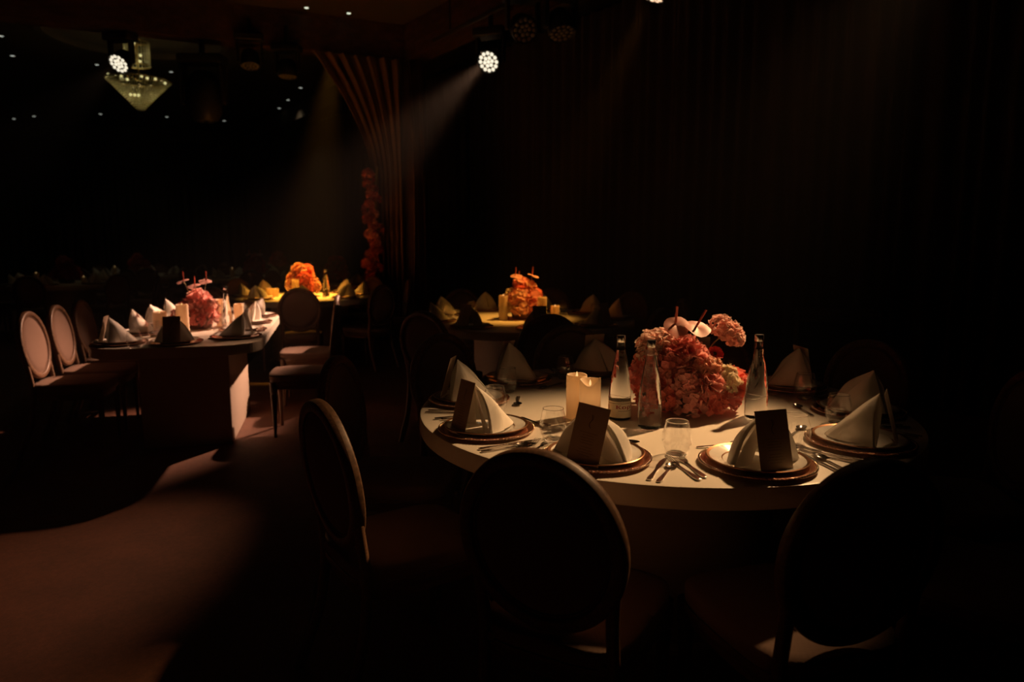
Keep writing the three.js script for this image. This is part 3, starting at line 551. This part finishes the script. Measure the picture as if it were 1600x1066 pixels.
// ---------------------------------------------------------------- stage lights
const faceLenses = (() => { const p = [[0, 0]]; for (let k = 0; k < 6; k++) p.push([0.042 * Math.cos(k * Math.PI / 3 + 0.2), 0.042 * Math.sin(k * Math.PI / 3 + 0.2)]); for (let k = 0; k < 12; k++) p.push([0.086 * Math.cos(k * Math.PI / 6), 0.086 * Math.sin(k * Math.PI / 6)]); return p; })();
const lensGeo = new THREE.SphereGeometry(0.0188, 14, 8, 0, Math.PI * 2, 0, Math.PI / 2).rotateX(Math.PI / 2).scale(1, 1, 0.45);
function stageLight(label, at, to, lensMat, drop, sp) {
  const g = thing('stage_light', label, 'stage light', at, 0, 'stage lights');
  const head = new THREE.Group(); head.name = 'head'; g.add(head);
  head.up.set(0, 1, 0); const dir = V(...to).sub(V(...at)).normalize(), q = new THREE.Quaternion().setFromUnitVectors(V(0, 0, 1), dir);
  const turned = (geo) => geo.applyQuaternion(q);
  part('housing', turned(lathe([[0, -0.2], [0.07, -0.2], [0.1, -0.16], [0.115, -0.06], [0.116, 0.0], [0.112, 0.004], [0.106, -0.006], [0, -0.006]], 32).rotateX(Math.PI / 2)), M.black, head);
  for (const [x, y] of faceLenses) part('lens', turned(lensGeo.clone().translate(x, y, -0.004)), lensMat, head);
  const flat = Math.atan2(dir.x, dir.z), side = V(Math.cos(flat), 0, -Math.sin(flat)), mid = dir.clone().multiplyScalar(-0.08);
  for (const s of [-1, 1]) { const o = side.clone().multiplyScalar(0.14 * s).add(mid); part('yoke_arm', rbox(0.03, 0.26, 0.07, 0.008).rotateY(flat).translate(o.x, o.y + 0.1, o.z), M.black, g); }
  part('yoke_base', rbox(0.34, 0.09, 0.2, 0.02).rotateY(flat).translate(mid.x, mid.y + 0.26, mid.z), M.black, g);
  part('clamp', new THREE.CylinderGeometry(0.025, 0.025, drop, 12).translate(mid.x, mid.y + 0.3 + drop / 2, mid.z), M.black, g);
  if (sp) {
    const l = new THREE.SpotLight(C(...sp.color), sp.power, 0, sp.angle, sp.soft, 2);
    l.position.copy(V(...at).addScaledVector(dir, 0.06)); l.target.position.set(...to); l.shadow.radius = 2.5; shadeOn(l); l.shadow.camera.near = 0.05; scene.add(l, l.target);
  }
  return g;
}
stageLight('round stage light aimed at near table, outside upper right', SPOT.near.at, SPOT.near.to, M.lens, 0.16, SPOT.near);
stageLight('bright round stage light of many lenses above the corner post', SPOT.floor.at, SPOT.floor.to, M.lens, 0.16, SPOT.floor);
stageLight('stage light hidden behind the bright many-lensed one', SPOT.left.at, SPOT.left.to, M.lensRed, 0.1, SPOT.left);
stageLight('glowing stage light cut by the top edge of the picture', SPOT.middle.at, SPOT.middle.to, M.lensRed, 0.16, SPOT.middle);
stageLight('stage light hidden behind the beam over the yellow lit table', SPOT.amber.at, SPOT.amber.to, M.lensRed, 0.12, SPOT.amber);
stageLight('bright stage light beside the chandelier', SPOT.far.at, [-5.4, 0.2, -4.6], M.lens, 0.28, SPOT.far);
stageLight('unlit stage light between the two glowing ones at the top', [0.115, 3.2, -6.45], [1.2, 1.2, -3.2], M.lensOff, 0.16);
stageLight('dark stage light close to the top edge, right of the unlit one', [0.42, 3.1, -6.2], [0.9, 0.5, -5.2], M.lensOff, 0.2);
stageLight('dark stage light hanging from the far beam beside the drape', [-2.78, 3.4, -9.1], [-2.8, 0.4, -8.9], M.lensOff, 0.22);
stageLight('dark stage light hanging from the middle of the far beam', [-3.2, 3.5, -9.0], [-3.0, 0.4, -8.3], M.lensOff, 0.18);
{ // large moving head, dark
  const g = thing('moving_head_light', 'large dark moving head light hanging right of the chandelier', 'stage light', [-3.72, 3.12, -8.85]);
  part('head', lathe([[0, -0.3], [0.13, -0.3], [0.19, -0.2], [0.2, 0.0], [0.17, 0.2], [0.1, 0.28], [0, 0.28]], 32), M.black, g);
  part('lens', lathe([[0, -0.302], [0.11, -0.302]], 24), M.lensOff, g);
  for (const s of [-1, 1]) part('yoke_arm', rbox(0.06, 0.5, 0.14, 0.02, s * 0.235, 0.14, 0), M.black, g);
  part('yoke_base', rbox(0.53, 0.1, 0.26, 0.02, 0, 0.42, 0), M.black, g);
  part('clamp', new THREE.CylinderGeometry(0.03, 0.03, 0.18, 12).translate(0, 0.56, 0), M.black, g);
}
{ // pipe that carries the lights, just inside the right beam
  const a = V(-0.9, 3.67, -8.5), b = V(3.4, 3.67, -2.2);
  const g = thing('lighting_pipe', 'black pipe carrying the stage lights along the right beam', 'pipe');
  part('pipe', new THREE.TubeGeometry(new THREE.LineCurve3(a, b), 2, 0.025, 10), M.black, g);
  for (const t of [0.05, 0.35, 0.65, 0.95]) { const p = a.clone().lerp(b, t); part('hanger', new THREE.CylinderGeometry(0.012, 0.012, 0.6, 8).translate(p.x, p.y + 0.3, p.z), M.black, g); }
}

// ---------------------------------------------------------------- chandelier
{
  const g = thing('chandelier', 'crystal chandelier with a wide cone below a narrow tier', 'chandelier', [-5.9, 0, -11.6]);
  part('rod', new THREE.CylinderGeometry(0.012, 0.012, 0.7, 8).translate(0, 4.25, 0), M.brass, g);
  part('frame', join([new THREE.TorusGeometry(0.47, 0.012, 8, 64).rotateX(Math.PI / 2).translate(0, 3.9, 0), new THREE.TorusGeometry(0.17, 0.01, 8, 40).rotateX(Math.PI / 2).translate(0, 4.48, 0), new THREE.TorusGeometry(0.19, 0.01, 8, 40).rotateX(Math.PI / 2).translate(0, 4.12, 0), box(0.92, 0.012, 0.012, 0, 3.9, 0), box(0.012, 0.012, 0.92, 0, 3.9, 0)]), M.brass, g);
  const bead = new THREE.OctahedronGeometry(0.016, 0).scale(0.8, 1.25, 0.8), mats = [];
  const put = (x, y, z) => mats.push(new THREE.Matrix4().compose(V(x, y, z), new THREE.Quaternion().setFromEuler(new THREE.Euler(0, rr(0, 3), 0)), V(1, 1, 1)));
  for (let k = 0; k < 64; k++) { const t = (k / 64) * Math.PI * 2; for (let j = 0; j < 16; j++) { const e = j / 16, r = 0.46 * (1 - e * 0.93), y = 3.89 - 0.46 * e ** 1.05; put(r * Math.cos(t), y, r * Math.sin(t)); } }
  for (let k = 0; k < 26; k++) { const t = (k / 26) * Math.PI * 2; for (let j = 0; j < 10; j++) put(0.18 * Math.cos(t), 4.47 - 0.037 * j, 0.18 * Math.sin(t)); }
  const im = new THREE.InstancedMesh(bead, M.crystal, mats.length); mats.forEach((m, i) => im.setMatrixAt(i, m)); im.name = 'crystal_strands'; im.userData.kind = 'stuff'; im.castShadow = im.receiveShadow = true; g.add(im);
  const bulb = new THREE.SphereGeometry(0.02, 12, 8);
  for (const [x, y, z] of [[-0.03, 4.44, 0.19], [0.06, 4.42, 0.185], [-0.06, 4.26, 0.19], [0.13, 4.24, 0.15], [-0.06, 4.16, 0.19], [0.12, 4.15, 0.16], [-0.02, 3.93, 0.4], [-0.36, 3.9, 0.28], [-0.28, 3.91, 0.36], [-0.05, 3.87, 0.42], [0.03, 3.83, 0.4], [0.24, 3.88, 0.38], [0.3, 3.86, 0.33], [0.38, 3.87, 0.24], [0.45, 3.84, 0.08], [-0.03, 3.64, 0.23], [0.04, 3.63, 0.24], [0.09, 3.63, 0.22]]) part('bulb', bulb.clone().translate(x, y, z), M.crystalBulb, g);
  for (const [y, i] of [[3.8, 0.16], [4.3, 0.06]]) { const l = new THREE.PointLight(C(1, 0.88, 0.42), i, 0, 2); l.position.set(-5.9, y, -11.6); l.shadow.radius = 3; shadeOn(l, 512); scene.add(l); }
}
// ---------------------------------------------------------------- small ceiling spots
{
  const ring = lathe([[0.024, 0], [0.045, -0.003], [0.05, 0.0]], 24), face = new THREE.CylinderGeometry(0.026, 0.026, 0.006, 20);
  const dots = [];
  const dot = (x, y, z, mat, scale = 1) => { const g = thing('ceiling_spot', '', 'ceiling light', [x, y, z], 0, 'small ceiling spots'); part('trim_ring', ring, M.ceiling, g); part('lamp_face', face, mat, g); g.scale.setScalar(scale); dots.push(g); return g; };
  for (const [x, z] of [[-2.52, -9.12], [-2.05, -9.33]]) dot(x, 4.216, z, M.dot);
  for (const [x, z, s] of [[-8.08, -11.7, 1.1], [-8.74, -12.9, 1.1], [-7.63, -13.53, 1], [-6.53, -14.08, 1], [-4.82, -13.49, 1], [-4.47, -15.49, 1.1], [-5.14, -16.78, 1.1], [-5.68, -17.8, 1.1]]) dot(x, 4.596, z, M.dotFar, s * 1.15);
  for (const [x, z] of [[-13.2, -19.3], [-12.4, -18.9], [-10.5, -18.6], [-9.0, -19.0], [-7.75, -19.6]]) dot(x, 4.596, z, M.dotFar, 1.35);
  dots.sort((p, q) => p.position.clone().project(camera).x - q.position.clone().project(camera).x).forEach((o, i) => { o.userData.label = `small round ceiling spot, number ${ORD[i] ?? ['thirteenth', 'fourteenth', 'fifteenth'][i - 12]} counting from the left`; });
  for (const [x, y, z, i] of [[-6.5, 4.5, -14.1, 0.25], [-8.4, 4.5, -12.3, 0.25], [-5.1, 4.5, -16.8, 0.4], [-10, 4.5, -19, 0.4]]) { const l = new THREE.SpotLight(C(1, 0.86, 0.6), i, 0, 1.1, 1, 2); l.position.set(x, y, z); l.target.position.set(x, 0, z); l.shadow.radius = 2; shadeOn(l, 512); scene.add(l, l.target); }
}
renderer.render(scene, camera);
